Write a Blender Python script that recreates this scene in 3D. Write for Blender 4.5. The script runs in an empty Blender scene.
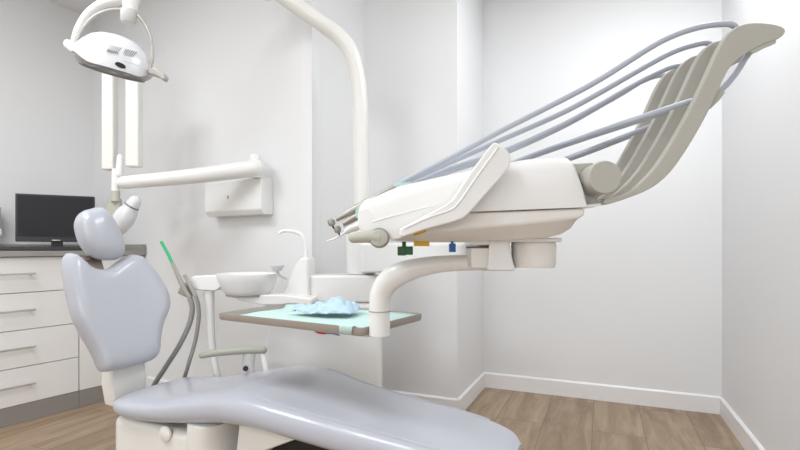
import bpy, bmesh, math, random
from mathutils import Vector as V, Matrix, noise

random.seed(4)
C = bpy.context.scene.collection
F, HX, HY, H = 475.0, 400.0, 248.0, 0.94     # focal length in pixels, principal point, eye height


def P(px, py, d):
    """point at depth d seen at a pixel of the 800x450 photograph"""
    return V(((px - HX) * d / F, d, H - (py - HY) * d / F))


def on_plane(px, py, p0, n):
    r = P(px, py, 1.0) - V((0, 0, H))
    o = V((0, 0, H))
    t = (p0 - o).dot(n) / r.dot(n)
    return o + r * t


# ------------------------------------------------------------------ materials
def mat(name, col, rough=0.5, metal=0.0, spec=0.5, bump=None, coat=0.0, var=0.0):
    m = bpy.data.materials.new(name)
    m.use_nodes = True
    nt = m.node_tree
    b = nt.nodes['Principled BSDF']
    b.inputs['Base Color'].default_value = (*col, 1)
    b.inputs['Roughness'].default_value = rough
    b.inputs['Metallic'].default_value = metal
    b.inputs['Specular IOR Level'].default_value = spec
    b.inputs['Coat Weight'].default_value = coat
    tc = nt.nodes.new('ShaderNodeTexCoord')
    if var:
        no = nt.nodes.new('ShaderNodeTexNoise')
        no.inputs['Scale'].default_value = 3.0
        no.inputs['Detail'].default_value = 4
        nt.links.new(tc.outputs['Object'], no.inputs['Vector'])
        mx = nt.nodes.new('ShaderNodeMix')
        mx.data_type = 'RGBA'
        mx.inputs[6].default_value = (*[c * (1 - var) for c in col], 1)
        mx.inputs[7].default_value = (*[min(1, c * (1 + var)) for c in col], 1)
        nt.links.new(no.outputs['Fac'], mx.inputs[0])
        nt.links.new(mx.outputs[2], b.inputs['Base Color'])
    if bump:
        no = nt.nodes.new('ShaderNodeTexNoise')
        no.inputs['Scale'].default_value = bump[0]
        no.inputs['Detail'].default_value = 3
        nt.links.new(tc.outputs['Object'], no.inputs['Vector'])
        bp = nt.nodes.new('ShaderNodeBump')
        bp.inputs['Strength'].default_value = bump[1]
        bp.inputs['Distance'].default_value = 0.002
        nt.links.new(no.outputs['Fac'], bp.inputs['Height'])
        nt.links.new(bp.outputs['Normal'], b.inputs['Normal'])
    return m


M_wall = mat('wall_paint', (0.80, 0.80, 0.805), 0.75, spec=0.3, bump=(120, 0.05))
M_ceil = mat('ceiling_paint', (0.84, 0.84, 0.84), 0.9, spec=0.2, bump=(120, 0.05))
M_base = mat('baseboard_lacquer', (0.86, 0.85, 0.85), 0.35, var=0.01)
M_white = mat('white_plastic', (0.83, 0.825, 0.81), 0.28, coat=0.2, var=0.01)
M_cream = mat('cream_enamel', (0.80, 0.79, 0.75), 0.33, coat=0.15, var=0.01)
M_shell = mat('ivory_shell', (0.81, 0.785, 0.745), 0.38, var=0.01)
M_beige = mat('warm_beige_plastic', (0.46, 0.445, 0.395), 0.45, var=0.02)
M_sage = mat('sage_grey_plastic', (0.47, 0.47, 0.40), 0.45, var=0.02)
M_taupe = mat('taupe_plastic', (0.36, 0.34, 0.30), 0.45, var=0.02)
M_vinyl = mat('blue_grey_vinyl', (0.475, 0.49, 0.545), 0.30, spec=0.5, coat=0.35, bump=(260, 0.06), var=0.015)
M_hose = mat('blue_grey_hose', (0.45, 0.48, 0.545), 0.4, var=0.02)
M_hosegrey = mat('grey_rubber_hose', (0.29, 0.29, 0.285), 0.5, var=0.03)
M_front = mat('cabinet_laminate', (0.80, 0.785, 0.765), 0.38, var=0.01)
M_plinth = mat('grey_plinth', (0.27, 0.25, 0.23), 0.5, var=0.04)
M_worktop = mat('grey_brown_worktop', (0.32, 0.30, 0.28), 0.45, bump=(60, 0.08), var=0.06)
M_gap = mat('dark_gap', (0.10, 0.095, 0.09), 0.8, var=0.02)
M_steel = mat('brushed_steel', (0.50, 0.47, 0.44), 0.32, metal=0.75, var=0.04)
M_handle = mat('satin_handle_steel', (0.62, 0.60, 0.58), 0.3, metal=0.7, var=0.03)
M_traysteel = mat('tray_steel', (0.44, 0.40, 0.37), 0.38, metal=0.45, var=0.04)
M_bracket = mat('bronze_bracket_metal', (0.28, 0.22, 0.17), 0.35, metal=0.7, var=0.05)
M_black = mat('black_plastic', (0.012, 0.012, 0.015), 0.35, var=0.05)
M_screen = mat('dark_screen_glass', (0.018, 0.017, 0.021), 0.45, spec=0.25, var=0.04)
M_rubber = mat('black_rubber', (0.018, 0.015, 0.014), 0.6, var=0.05)
M_green = mat('green_tip_plastic', (0.035, 0.47, 0.20), 0.4, var=0.03)
M_dkgreen = mat('dark_green_plastic', (0.003, 0.10, 0.018), 0.4, var=0.03)
M_yellow = mat('yellow_plastic', (0.70, 0.42, 0.02), 0.4, var=0.03)
M_blue = mat('blue_plastic', (0.008, 0.085, 0.33), 0.4, var=0.03)
M_teal = mat('pale_teal_silicone', (0.48, 0.70, 0.65), 0.5, var=0.03)
M_liner = mat('mint_tray_paper', (0.53, 0.71, 0.67), 0.75, bump=(70, 0.15), var=0.03)
M_cloth = mat('pale_blue_nonwoven', (0.50, 0.65, 0.77), 0.8, bump=(200, 0.2), var=0.05)
M_red = mat('logo_red', (0.50, 0.02, 0.02), 0.4, var=0.02)
M_logoblue = mat('logo_blue', (0.05, 0.11, 0.34), 0.4, var=0.02)
M_lens = mat('lamp_lens', (0.66, 0.65, 0.66), 0.25, var=0.05)
M_bezel = mat('lamp_bezel_grey', (0.40, 0.37, 0.36), 0.35, var=0.03)
M_ring = mat('warm_grey_ring', (0.42, 0.40, 0.37), 0.35, metal=0.2, var=0.03)
M_lampwhite = mat('lamp_shell_white', (0.70, 0.71, 0.73), 0.25, coat=0.3, var=0.01)
M_pad = mat('cool_white_plastic', (0.66, 0.67, 0.69), 0.35, var=0.01)
M_ringlight = mat('soft_grey_plastic', (0.55, 0.54, 0.53), 0.35, var=0.01)
M_tool = mat('dull_tool_metal', (0.36, 0.34, 0.31), 0.35, metal=0.4, var=0.03)
M_arm = mat('armrest_green_grey', (0.37, 0.37, 0.305), 0.5, var=0.02)
M_seam = mat('seam_grey', (0.42, 0.40, 0.37), 0.6, var=0.03)


def wood():
    m = bpy.data.materials.new('oak_plank_floor')
    m.use_nodes = True
    nt = m.node_tree
    b = nt.nodes['Principled BSDF']
    tc = nt.nodes.new('ShaderNodeTexCoord')
    mp = nt.nodes.new('ShaderNodeMapping')
    mp.inputs['Rotation'].default_value = (0, 0, -math.atan2(0.920, 0.391))
    mp.inputs['Location'].default_value = (0.35, 0.075, 0)
    nt.links.new(tc.outputs['Object'], mp.inputs['Vector'])
    br = nt.nodes.new('ShaderNodeTexBrick')
    br.offset = 0.37
    br.inputs['Color1'].default_value = (0.30, 0.30, 0.30, 1)
    br.inputs['Color2'].default_value = (0.75, 0.75, 0.75, 1)
    br.inputs['Mortar'].default_value = (0.5, 0.5, 0.5, 1)
    br.inputs['Scale'].default_value = 1.0
    br.inputs['Mortar Size'].default_value = 0.0022
    br.inputs['Brick Width'].default_value = 1.25
    br.inputs['Row Height'].default_value = 0.245
    br.inputs['Bias'].default_value = 0.0
    nt.links.new(mp.outputs['Vector'], br.inputs['Vector'])
    st = nt.nodes.new('ShaderNodeMapping')
    st.inputs['Scale'].default_value = (1.3, 9.0, 1.0)
    nt.links.new(mp.outputs['Vector'], st.inputs['Vector'])
    # shift the grain plank by plank
    ad = nt.nodes.new('ShaderNodeVectorMath')
    ad.operation = 'MULTIPLY_ADD'
    ad.inputs[1].default_value = (9.0, 5.0, 13.0)
    nt.links.new(br.outputs['Color'], ad.inputs[0])
    nt.links.new(st.outputs['Vector'], ad.inputs[2])
    n1 = nt.nodes.new('ShaderNodeTexNoise')
    n1.inputs['Scale'].default_value = 1.6
    n1.inputs['Detail'].default_value = 7
    n1.inputs['Roughness'].default_value = 0.62
    n1.inputs['Distortion'].default_value = 0.6
    nt.links.new(ad.outputs['Vector'], n1.inputs['Vector'])
    mx = nt.nodes.new('ShaderNodeMath')
    mx.operation = 'MULTIPLY_ADD'
    mx.inputs[1].default_value = 0.30
    nt.links.new(br.outputs['Color'], mx.inputs[0])
    sc = nt.nodes.new('ShaderNodeMath')
    sc.operation = 'MULTIPLY'
    sc.inputs[1].default_value = 0.95
    nt.links.new(n1.outputs['Fac'], sc.inputs[0])
    nt.links.new(sc.outputs['Value'], mx.inputs[2])
    cr = nt.nodes.new('ShaderNodeValToRGB')
    e = cr.color_ramp.elements
    e[0].position = 0.38
    e[0].color = (0.20, 0.130, 0.078, 1)
    e[1].position = 0.85
    e[1].color = (0.46, 0.345, 0.235, 1)
    nt.links.new(mx.outputs['Value'], cr.inputs['Fac'])
    gm = nt.nodes.new('ShaderNodeMix')
    gm.data_type = 'RGBA'
    gm.inputs[7].default_value = (0.17, 0.125, 0.09, 1)
    nt.links.new(br.outputs['Fac'], gm.inputs[0])
    nt.links.new(cr.outputs['Color'], gm.inputs[6])
    nt.links.new(gm.outputs[2], b.inputs['Base Color'])
    b.inputs['Roughness'].default_value = 0.42
    b.inputs['Specular IOR Level'].default_value = 0.4
    bp = nt.nodes.new('ShaderNodeBump')
    bp.inputs['Strength'].default_value = 0.15
    bp.inputs['Distance'].default_value = 0.002
    nt.links.new(n1.outputs['Fac'], bp.inputs['Height'])
    nt.links.new(bp.outputs['Normal'], b.inputs['Normal'])
    return m


M_floor = wood()

# ------------------------------------------------------------------ mesh helpers
ROOT = {}


def obj(name, bm, m, parent=None, bevel=0.0, seg=3, sub=0, flat=False, ang=40):
    bmesh.ops.recalc_face_normals(bm, faces=bm.faces)
    me = bpy.data.meshes.new(name)
    bm.to_mesh(me)
    bm.free()
    me.materials.append(m)
    if not flat:
        for p in me.polygons:
            p.use_smooth = True
        me.set_sharp_from_angle(angle=math.radians(ang))
    o = bpy.data.objects.new(name, me)
    C.objects.link(o)
    if parent is not None:
        o.parent = parent
        loc = ROOT[parent]
        me.transform(Matrix.Translation(-loc))
        ROOT[o] = loc
    else:
        xs = [v.co for v in me.vertices]
        loc = V((sum(v.x for v in xs) / len(xs), sum(v.y for v in xs) / len(xs), min(v.z for v in xs)))
        me.transform(Matrix.Translation(-loc))
        o.location = loc
        ROOT[o] = loc
    if bevel:
        b = o.modifiers.new('bevel', 'BEVEL')
        b.width = bevel
        b.segments = seg
        b.limit_method = 'ANGLE'
        b.angle_limit = math.radians(35)
        b.harden_normals = True
    if sub:
        s = o.modifiers.new('subdivision', 'SUBSURF')
        s.levels = s.render_levels = sub
    return o


def thing(name, label, cat, loc, group=None):
    o = bpy.data.objects.new(name, None)
    o.empty_display_size = 0.05
    C.objects.link(o)
    o.location = loc
    ROOT[o] = V(loc)
    return tag(o, label, cat, group)


def tag(o, label, cat, group=None):
    o['label'] = label
    o['category'] = cat
    if group:
        o['group'] = group
    return o


def struct(name, bm, m, **k):
    o = obj(name, bm, m, **k)
    o['kind'] = 'structure'
    return o


def box(bm, c, s, rz=0.0, M=None):
    """box of full size s centred at c"""
    mt = Matrix.Translation(c) @ (M if M is not None else Matrix.Rotation(rz, 4, 'Z')) @ Matrix.Diagonal((*s, 1))
    bmesh.ops.create_cube(bm, size=1.0, matrix=mt)
    return bm


def frame(x, y, z):
    """4x4 rotation with the given columns"""
    return Matrix(((x.x, y.x, z.x, 0), (x.y, y.y, z.y, 0), (x.z, y.z, z.z, 0), (0, 0, 0, 1)))


def loft(bm, rings, cap=True, closed=False):
    vs = [[bm.verts.new(p) for p in r] for r in rings]
    n = len(vs[0])
    for a, b in zip(vs, vs[1:]):
        for i in range(n):
            bm.faces.new((a[i], a[(i + 1) % n], b[(i + 1) % n], b[i]))
    if cap:
        bm.faces.new(vs[0])
        bm.faces.new(vs[-1])
    return bm


def catmull(pts, k=8, closed=False):
    out = []
    n = len(pts)
    rng = range(n) if closed else range(n - 1)
    for i in rng:
        if closed:
            p0, p1, p2, p3 = pts[i - 1], pts[i], pts[(i + 1) % n], pts[(i + 2) % n]
        else:
            p1, p2 = pts[i], pts[i + 1]
            p0 = pts[i - 1] if i else p1 * 2 - p2
            p3 = pts[i + 2] if i + 2 < n else p2 * 2 - p1
        for j in range(k):
            t = j / k
            out.append(0.5 * ((2 * p1) + (p2 - p0) * t + (2 * p0 - 5 * p1 + 4 * p2 - p3) * t * t
                              + (3 * p1 - p0 - 3 * p2 + p3) * t ** 3))
    if not closed:
        out.append(pts[-1])
    return out


def tube(bm, pts, rad, n=14, k=8, smooth=True, squash=1.0, rounded=False):
    pts = [V(p) for p in pts]
    if not isinstance(rad, (list, tuple)):
        rad = [rad] * len(pts)
    if smooth and len(pts) > 2:
        rr = [v.x for v in catmull([V((r, 0, 0)) for r in rad], k)]
        pts = catmull(pts, k)
    else:
        rr = list(rad)
    if rounded:
        d0 = (pts[0] - pts[1]).normalized()
        d1 = (pts[-1] - pts[-2]).normalized()
        a0, a1 = pts[0], pts[-1]
        r0, r1 = rr[0], rr[-1]
        pre = [(a0 + d0 * r0 * math.sin(t), r0 * math.cos(t)) for t in (1.45, 1.1, 0.7, 0.35)]
        post = [(a1 + d1 * r1 * math.sin(t), r1 * math.cos(t)) for t in (0.35, 0.7, 1.1, 1.45)]
        pts = [p for p, r in pre] + pts + [p for p, r in post]
        rr = [r for p, r in pre] + rr + [r for p, r in post]
    rings = []
    t0 = (pts[1] - pts[0]).normalized()
    up = V((0, 0, 1)) if abs(t0.z) < 0.9 else V((0, 1, 0))
    side = t0.cross(up).normalized()
    for i, p in enumerate(pts):
        if i == 0:
            t = t0
        elif i == len(pts) - 1:
            t = (pts[i] - pts[i - 1]).normalized()
        else:
            t = (pts[i + 1] - pts[i - 1]).normalized()
        side = (side - t * side.dot(t)).normalized()
        u = side.cross(t)
        rings.append([p + (side * math.cos(2 * math.pi * j / n) + u * squash * math.sin(2 * math.pi * j / n)) * rr[i]
                      for j in range(n)])
    return loft(bm, rings)


def lathe(bm, prof, o, ax=V((0, 0, 1)), ref=V((1, 0, 0)), n=32, sx=1.0, sy=1.0):
    """profile of (radius, height) pairs about the axis ax through o"""
    ax = ax.normalized()
    x = (ref - ax * ref.dot(ax)).normalized()
    y = ax.cross(x)
    rings = []
    for r, h in prof:
        r = max(r, 1e-4)
        rings.append([o + ax * h + x * (r * sx * math.cos(2 * math.pi * j / n)) + y * (r * sy * math.sin(2 * math.pi * j / n))
                      for j in range(n)])
    return loft(bm, rings)


def prism(bm, outline, vec):
    a = [bm.verts.new(p) for p in outline]
    b = [bm.verts.new(p + vec) for p in outline]
    n = len(a)
    bm.faces.new(a)
    bm.faces.new(b[::-1])
    for i in range(n):
        bm.faces.new((a[i], b[i], b[(i + 1) % n], a[(i + 1) % n]))
    return bm


LIFT = 0.024


def pillow(bm, outline, nrm, prof, ctr=None, bowl=None):
    """cushion: rings of the outline shrunk about its centre (scale, depth along nrm)"""
    c = ctr if ctr is not None else sum(outline, V()) / len(outline)
    rings = []
    for s, d in prof:
        ring = []
        lift = LIFT
        for p in outline:
            q = c + (p - c) * s
            dd = d + (bowl(q, s) if bowl and d > -0.02 else 0)
            ring.append(q + nrm * (dd + lift))
        rings.append(ring)
    return loft(bm, rings)


def B():
    return bmesh.new()


# ------------------------------------------------------------------ room
u = V((0.391, 0.920, 0))           # into the room along the right walls
v = V((-0.920, 0.391, 0))
uc = V((0.515, 0.857, 0))          # along the cabinet run
vc = V((-0.857, 0.515, 0))
HC = 2.62


def fl(px, py):
    d = H * F / (py - HY)
    p = P(px, py, d)
    p.z = 0
    return p


C1 = fl(483.5, 386.6)
C2 = C1 + (-v) * 1.365
C0 = fl(457.2, 416.6)
F0 = fl(109.5, 399.7)              # a point of the cabinet plinth front
corner = F0 + uc * 0.225           # where the cabinet fronts meet the rear left wall
K = corner + vc * 0.66             # inner corner rear left
# rear left wall: through K along -vc, until it steps back behind the pole
E1 = V((-0.442, 2.39, 0))
tt = (E1 - K).dot(-vc)
E1 = K + (-vc) * tt
E2 = V((-0.222, 2.874, 0))
# slide E2 on the line through C0 along v
E2 = C0 + v * (E2 - C0).dot(v)
R1 = C2 - u * 6.6
L1 = K - uc * 7.2
loop = [L1, K, E1, E2, C0, C1, C2, R1]
names = ['wall_left', 'wall_rear_left', 'wall_step', 'wall_rear_middle', 'wall_recess', 'wall_rear_right', 'wall_right', 'wall_front']


def outward(a, b):
    d = (b - a).normalized()
    return V((-d.y, d.x, 0))       # room lies to the right of each edge (clockwise from above)


for i, nm in enumerate(names):
    a, b = loop[i], loop[(i + 1) % len(loop)]
    d = (b - a).normalized()
    o_ = outward(a, b)
    bm = B()
    prism(bm, [a, b, b + o_ * 0.06, a + o_ * 0.06], V((0, 0, HC)))
    struct(nm, bm, M_wall, flat=True)
bm = B()
prism(bm, [p + V((0, 0, 0)) for p in loop], V((0, 0, -0.05)))
struct('floor', bm, M_floor, flat=True)
bm = B()
prism(bm, [p + V((0, 0, HC)) for p in loop], V((0, 0, 0.05)))
struct('ceiling', bm, M_ceil, flat=True)


def baseboard(nm, a, b, e0=0.0, e1=0.0):
    d = (b - a).normalized()
    o_ = outward(a, b)
    a2, b2 = a + d * e0, b + d * e1
    bm = B()
    t, h = 0.014, 0.100
    prof = [(0, 0), (t, 0), (t, h - 0.008), (t * 0.45, h), (0, h)]
    prism(bm, [a2 - o_ * x + V((0, 0, z + 0.0005)) for x, z in prof], b2 - a2)
    struct(nm, bm, M_base, flat=True)


baseboard('baseboard_step', E1, E2)
baseboard('baseboard_rear_middle', E2, C0, 0, 0.014)
baseboard('baseboard_recess', C0, C1, -0.0135, 0)
baseboard('baseboard_rear_right', C1, C2)
baseboard('baseboard_right', C2, R1)
baseboard('baseboard_rear_left', corner - vc * 0.02, E1, 0.02, 0)

# ------------------------------------------------------------------ cabinets
MC = frame(uc, vc, V((0, 0, 1)))


def cab(s, w, z):
    """s along the run, w into the cabinet from the front plane, z up"""
    return F0 + uc * s + vc * w + V((0, 0, z))


def cbox(bm, s0, s1, w0, w1, z0, z1):
    return box(bm, cab((s0 + s1) / 2, (w0 + w1) / 2, (z0 + z1) / 2), (s1 - s0, w1 - w0, z1 - z0), M=MC)


S0, S1, S2 = -1.00, -0.172, 0.222
t = thing('drawer_cabinet', 'white four-drawer base cabinet with bar handles under the monitor', 'cabinet', cab((S0 + S1) / 2, 0.3, 0))
obj('cabinet_body', cbox(B(), S0 + 0.001, S1 - 0.001, 0.022, 0.60, 0.10, 0.8925), M_front, t)
obj('plinth', cbox(B(), S0 + 0.001, S1 - 0.001, 0.0, 0.02, 0.001, 0.099), M_plinth, t)
zs = [(0.101, 0.297), (0.301, 0.497), (0.501, 0.697), (0.701, 0.890)]
for z0, z1 in zs:
    d = obj('drawer', cbox(B(), S0 + 0.003, S1 - 0.003, 0.0, 0.020, z0, z1), M_front, t, bevel=0.0012, seg=2)
    zc = (z0 + z1) / 2 + 0.006
    bm = B()
    s0, s1 = -0.745, -0.400
    cbox(bm, s0, s1, -0.032, -0.022, zc - 0.005, zc + 0.005)
    for s in (s0 + 0.02, s1 - 0.02):
        cbox(bm, s - 0.005, s + 0.005, -0.0225, 0.0, zc - 0.004, zc + 0.004)
    obj('handle', bm, M_handle, d, bevel=0.0012, seg=2)
t = thing('door_cabinet', 'narrow white base cabinet with a plain door, in the corner behind the dental chair', 'cabinet', cab((S1 + S2) / 2, 0.3, 0))
obj('cabinet_body', cbox(B(), S1 + 0.001, S2 - 0.004, 0.022, 0.60, 0.10, 0.8925), M_front, t)
obj('plinth', cbox(B(), S1 + 0.001, S2 - 0.004, 0.0, 0.02, 0.001, 0.099), M_plinth, t)
obj('door', cbox(B(), S1 + 0.003, S2 - 0.006, 0.0, 0.020, 0.101, 0.890), M_front, t, bevel=0.0012, seg=2)
WT = 0.924
t = thing('worktop', 'long grey-brown worktop running over both white base cabinets', 'worktop', cab((S0 + S2) / 2, 0.3, 0.893))
obj('worktop_slab', cbox(B(), S0 - 0.05, S2 - 0.003, -0.022, 0.655, 0.894, WT), M_worktop, t, bevel=0.002, seg=2)
bm = B()
cbox(bm, S0 - 0.05, S2 - 0.003, 0.637, 0.655, WT + 0.0005, WT + 0.04)
obj('upstand', bm, M_worktop, t, bevel=0.002, seg=2)
bm = B()
cbox(bm, S2 - 0.021, S2 - 0.003, -0.020, 0.636, WT + 0.0005, WT + 0.04)
obj('side_upstand', bm, M_worktop, t, bevel=0.002, seg=2)

# monitor
ml, mr = P(15, 245, 2.84), P(94.5, 245, 3.03)
mx = (mr - ml)
mw = V((mx.x, mx.y, 0)).length
mx = V((mx.x, mx.y, 0)).normalized()
my = V((-mx.y, mx.x, 0))            # away from us
mz = V((0, 0, 1))
mc = (ml + mr) / 2
mc.z = 0
MM = frame(mx, my, mz)
t = thing('computer_monitor', 'black flat computer monitor standing switched off on the worktop', 'monitor', mc + V((0, 0, WT)))
zb, zt = 0.978, 1.268
box_ = lambda x, y, z, sx, sy, sz: box(B(), mc + mx * x + my * y + V((0, 0, z)), (sx, sy, sz), M=MM)
obj('casing', box_(0, 0.02, (zb + zt) / 2, mw, 0.036, zt - zb), M_black, t, bevel=0.004)
obj('screen', box_(0, 0.0012, (zb + zt) / 2 + 0.010, mw - 0.022, 0.003, zt - zb - 0.042), M_screen, t)
bm = B()
for i, wd in enumerate((0.006, 0.006, 0.007, 0.004, 0.006)):
    box(bm, mc + mx * (-0.017 + i * 0.0085 - 0.0) + my * 0.0014 + V((0, 0, zb + 0.010)), (wd, 0.002, 0.006), M=MM)
obj('maker_mark', bm, M_handle, t)
obj('stand_neck', box_(0, 0.042, WT + 0.045, 0.06, 0.018, 0.085), M_black, t, bevel=0.003)
obj('stand_foot', box_(0.02, 0.03, WT + 0.0055, 0.24, 0.15, 0.010), M_black, t, bevel=0.003)
# keyboard, lying in front of it
kc = cab(-0.36, 0.135, 0)
kc = P(44, 250, 2.76)
kc.z = 0
KM = frame(mx, my, mz)
t = thing('keyboard', 'long low black keyboard lying on the worktop in front of the monitor', 'keyboard', kc + V((0, 0, WT)))
obj('keyboard_case', box(B(), kc + V((0, 0, WT + 0.010)), (0.42, 0.13, 0.018), M=KM), M_black, t, bevel=0.004)
bm = B()
for r in range(5):
    for c in range(18):
        box(bm, kc + mx * (-0.19 + c * 0.0224) + my * (-0.045 + r * 0.0225) + V((0, 0, WT + 0.0215)), (0.018, 0.018, 0.005), M=KM)
obj('keys', bm, M_black, t)

# little wall dispenser at the left edge
t = thing('wall_dispenser', 'small beige box with a white lower part on the wall left of the monitor', 'dispenser', P(0, 235, 2.93))
wl = P(-3, 220, 2.86)
s_ = (wl - F0).dot(uc)
dz = lambda y: H - (y - HY) * 2.86 / F
bm = B()
cbox(bm, s_ - 0.06, s_ + 0.045, 0.56, 0.658, dz(228), dz(206))
obj('holder_back', bm, M_beige, t, bevel=0.006)
bm = B()
cbox(bm, s_ - 0.07, s_ + 0.046, 0.545, 0.657, dz(236), dz(228.4))
obj('lower_cup', bm, M_white, t, bevel=0.01)

# ------------------------------------------------------------------ dental chair
O = V((-0.915, 1.865, 0))
A = V((0.9, -0.436, 0)).normalized()
N = V((-A.y, A.x, 0))               # to the far side
Z = V((0, 0, 1))


def ch(a, n, z):
    return O + A * a + N * n + Z * z


chair = thing('dental_chair', 'blue-grey upholstered dental chair with cream base, in the foreground', 'dental chair', ch(0.35, 0, 0))
# seat and leg rest in one cushion: a, centre, half width, top, bottom
ST = [(-0.085, 0.0, 0.140, 0.378, 0.340), (-0.062, 0.0, 0.178, 0.396, 0.328), (0.01, 0.0, 0.199, 0.407, 0.320), (0.16, 0.008, 0.207, 0.424, 0.325),
      (0.32, 0.026, 0.220, 0.460, 0.342), (0.45, 0.045, 0.232, 0.485, 0.360), (0.55, 0.045, 0.236, 0.492, 0.368),
      (0.66, 0.030, 0.224, 0.488, 0.370), (0.80, 0.005, 0.200, 0.476, 0.364), (1.00, -0.010, 0.182, 0.460, 0.352),
      (1.16, -0.012, 0.172, 0.446, 0.340), (1.26, -0.012, 0.152, 0.436, 0.336), (1.335, -0.012, 0.112, 0.425, 0.336), (1.37, -0.012, 0.055, 0.410, 0.346)]


def seat_ring(a, nc, hw, zt, zb, n=44, e=0.5):
    r = []
    zm, hz = (zt + zb) / 2, (zt - zb) / 2
    for j in range(n):
        th = 2 * math.pi * j / n
        c, s = math.cos(th), math.sin(th)
        x = math.copysign(abs(c) ** e, c) * hw
        z = math.copysign(abs(s) ** 0.75, s) * hz
        if s > 0:
            z -= 0.006 * (1 - (x / hw) ** 2) if 0.0 < a < 0.45 else 0   # a shallow dip to sit in
        r.append(ch(a, nc + x, zm + z))
    return r


pts = [V((a, nc, hw)) for a, nc, hw, zt, zb in ST]
pz = [V((zt, zb, 0)) for a, nc, hw, zt, zb in ST]
pts, pz = catmull(pts, 4), catmull(pz, 4)
bm = loft(B(), [seat_ring(p.x, p.y, max(p.z, 0.02), q.x, q.y) for p, q in zip(pts, pz)])
seat = obj('seat_cushion', bm, M_vinyl, chair)
# stitched seams along the leg rest
for sgn in (-1, 1):
    line = []
    for p, q_ in zip(pts, pz):
        if 0.60 < p.x < 1.27:
            zm, hz = (q_.x + q_.y) / 2, (q_.x - q_.y) / 2
            c_ = 0.82 ** (1 / 0.5)
            line.append(ch(p.x, p.y + sgn * p.z * 0.82, zm + hz * math.sqrt(1 - c_ * c_) ** 0.75 - 0.0015))
    obj('piping', tube(B(), line, 0.0055, n=8, smooth=False), M_vinyl, seat)

# backrest plane: reclined, facing along the seat
tilt = math.radians(17)
bu = (Z * math.cos(tilt) - A * math.sin(tilt))
bn = (A * math.cos(tilt) + Z * math.sin(tilt))
b0 = ch(-0.03, 0.0, 0.43)
BO = [(63.5, 262), (65, 254), (70, 252.5), (77, 257.5), (86, 264.5), (97, 268.5), (108, 268), (118, 261.5), (127, 255.5), (136, 254),
      (144, 257.5), (155, 271), (165, 288), (169.5, 302), (168, 313), (163.5, 325), (161, 340), (160.5, 352), (155, 359.5),
      (131, 366.5), (110, 371), (103, 369), (96, 354), (84, 334), (75, 316), (69, 294), (65, 275)]
out = [on_plane(117.5 + (x - 117.5) * 0.967, y, b0, bn) for x, y in BO]
out = catmull(out, 3, closed=True)
cb = on_plane(117, 312, b0, bn)


def bowl(q, s):
    x = (q - cb).dot(N) / 0.25
    return 0.030 * min(1.0, x * x) * s


bm = pillow(B(), out, bn, [(0.001, 0.0), (0.25, 0.0), (0.5, 0.0), (0.66, 0.0), (0.80, 0.0), (0.89, -0.004), (0.95, -0.012), (0.985, -0.023), (1.0, -0.036),
                           (0.99, -0.052), (0.96, -0.066), (0.9, -0.074), (0.5, -0.078), (0.001, -0.078)], cb, bowl)
obj('backrest', bm, M_vinyl, chair)
# headrest
HO = [(88, 208.5), (97, 207), (105.5, 212.5), (113, 223), (119, 235), (122.5, 246), (121.5, 254.5), (116, 259), (107, 260), (97, 258.5),
      (88, 253.5), (80.5, 244.5), (75.5, 232), (74, 220), (79, 211.5)]
h0 = b0 + bu * 0.55 + bn * 0.015
ht = math.radians(10)
hn = (A * math.cos(ht) + Z * math.sin(ht))
out = catmull([on_plane(101.5 + (x - 98.5) * 0.95, y, h0, hn) for x, y in HO], 4, closed=True)
chd = on_plane(98, 234, h0, hn)
bm = pillow(B(), out, hn, [(0.001, 0.016), (0.3, 0.015), (0.55, 0.012), (0.75, 0.006), (0.88, -0.002), (0.96, -0.014), (1.0, -0.032), (0.97, -0.052),
                           (0.9, -0.064), (0.6, -0.072), (0.001, -0.074)], chd)
hr = obj('headrest', bm, M_vinyl, chair)
a0, a1 = on_plane(93, 256, h0 - hn * 0.05, hn), on_plane(101, 284, b0 - bn * 0.05, bn)
dirn = (a1 - a0).normalized()
sd = dirn.cross(hn).normalized()
bm = box(B(), (a0 + a1) / 2, (0.05, 0.012, (a1 - a0).length), M=frame(sd, hn, dirn))
br = obj('headrest_bracket', bm, M_bracket, hr, bevel=0.003)
k = on_plane(87, 259, h0 - hn * 0.045, hn)
obj('clamp_knob', lathe(B(), [(0, -0.012), (0.009, -0.012), (0.011, -0.004), (0.011, 0.008), (0, 0.012)], k, -sd, n=16), M_bracket, hr)
# neck that carries the backrest
NP = [(112, 362), (143, 356), (147, 372), (148, 400), (114, 408), (110, 385)]
p0 = ch(-0.10, 0.0, 0.42)
out = [on_plane(x, y, p0, A) for x, y in NP]
obj('backrest_support', prism(B(), out, -A * 0.06), M_cream, chair, bevel=0.012)

# base under the seat
def slab(name, pl, a_pts, thick, m, bev=0.015, parent=chair):
    n0 = ch(0, pl, 0)
    o_ = [on_plane(x, y, n0, N) for x, y in a_pts]
    return obj(name, prism(B(), o_, N * thick), m, parent, bevel=bev)


def base_prism(name, pts_a, z0, z1, m, bev, parent=chair):
    """pts_a: outline in (a, n)"""
    return obj(name, prism(B(), [ch(a, n, z0) for a, n in pts_a], Z * (z1 - z0)), m, parent, bevel=bev)


bm = B()
sec = [(0.02, 0.18), (0.06, 0.17), (0.20, 0.155), (0.2999, 0.150)]
cover = base_prism('base_cover', [(-0.11, -0.11), (-0.07, -0.168), (0.30, -0.172), (0.34, -0.10), (0.34, 0.13), (0.30, 0.17), (-0.03, 0.17), (-0.11, 0.10)],
                   0.03, 0.322, M_cream, 0.03)
o_ = on_plane(166, 433.5, ch(0, -0.173, 0), N)
obj('round_cap', lathe(B(), [(0, -0.004), (0.024, -0.004), (0.027, 0.0), (0.026, 0.006), (0.018, 0.010), (0, 0.011)], o_, -N, n=28), M_cream, cover)
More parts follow.
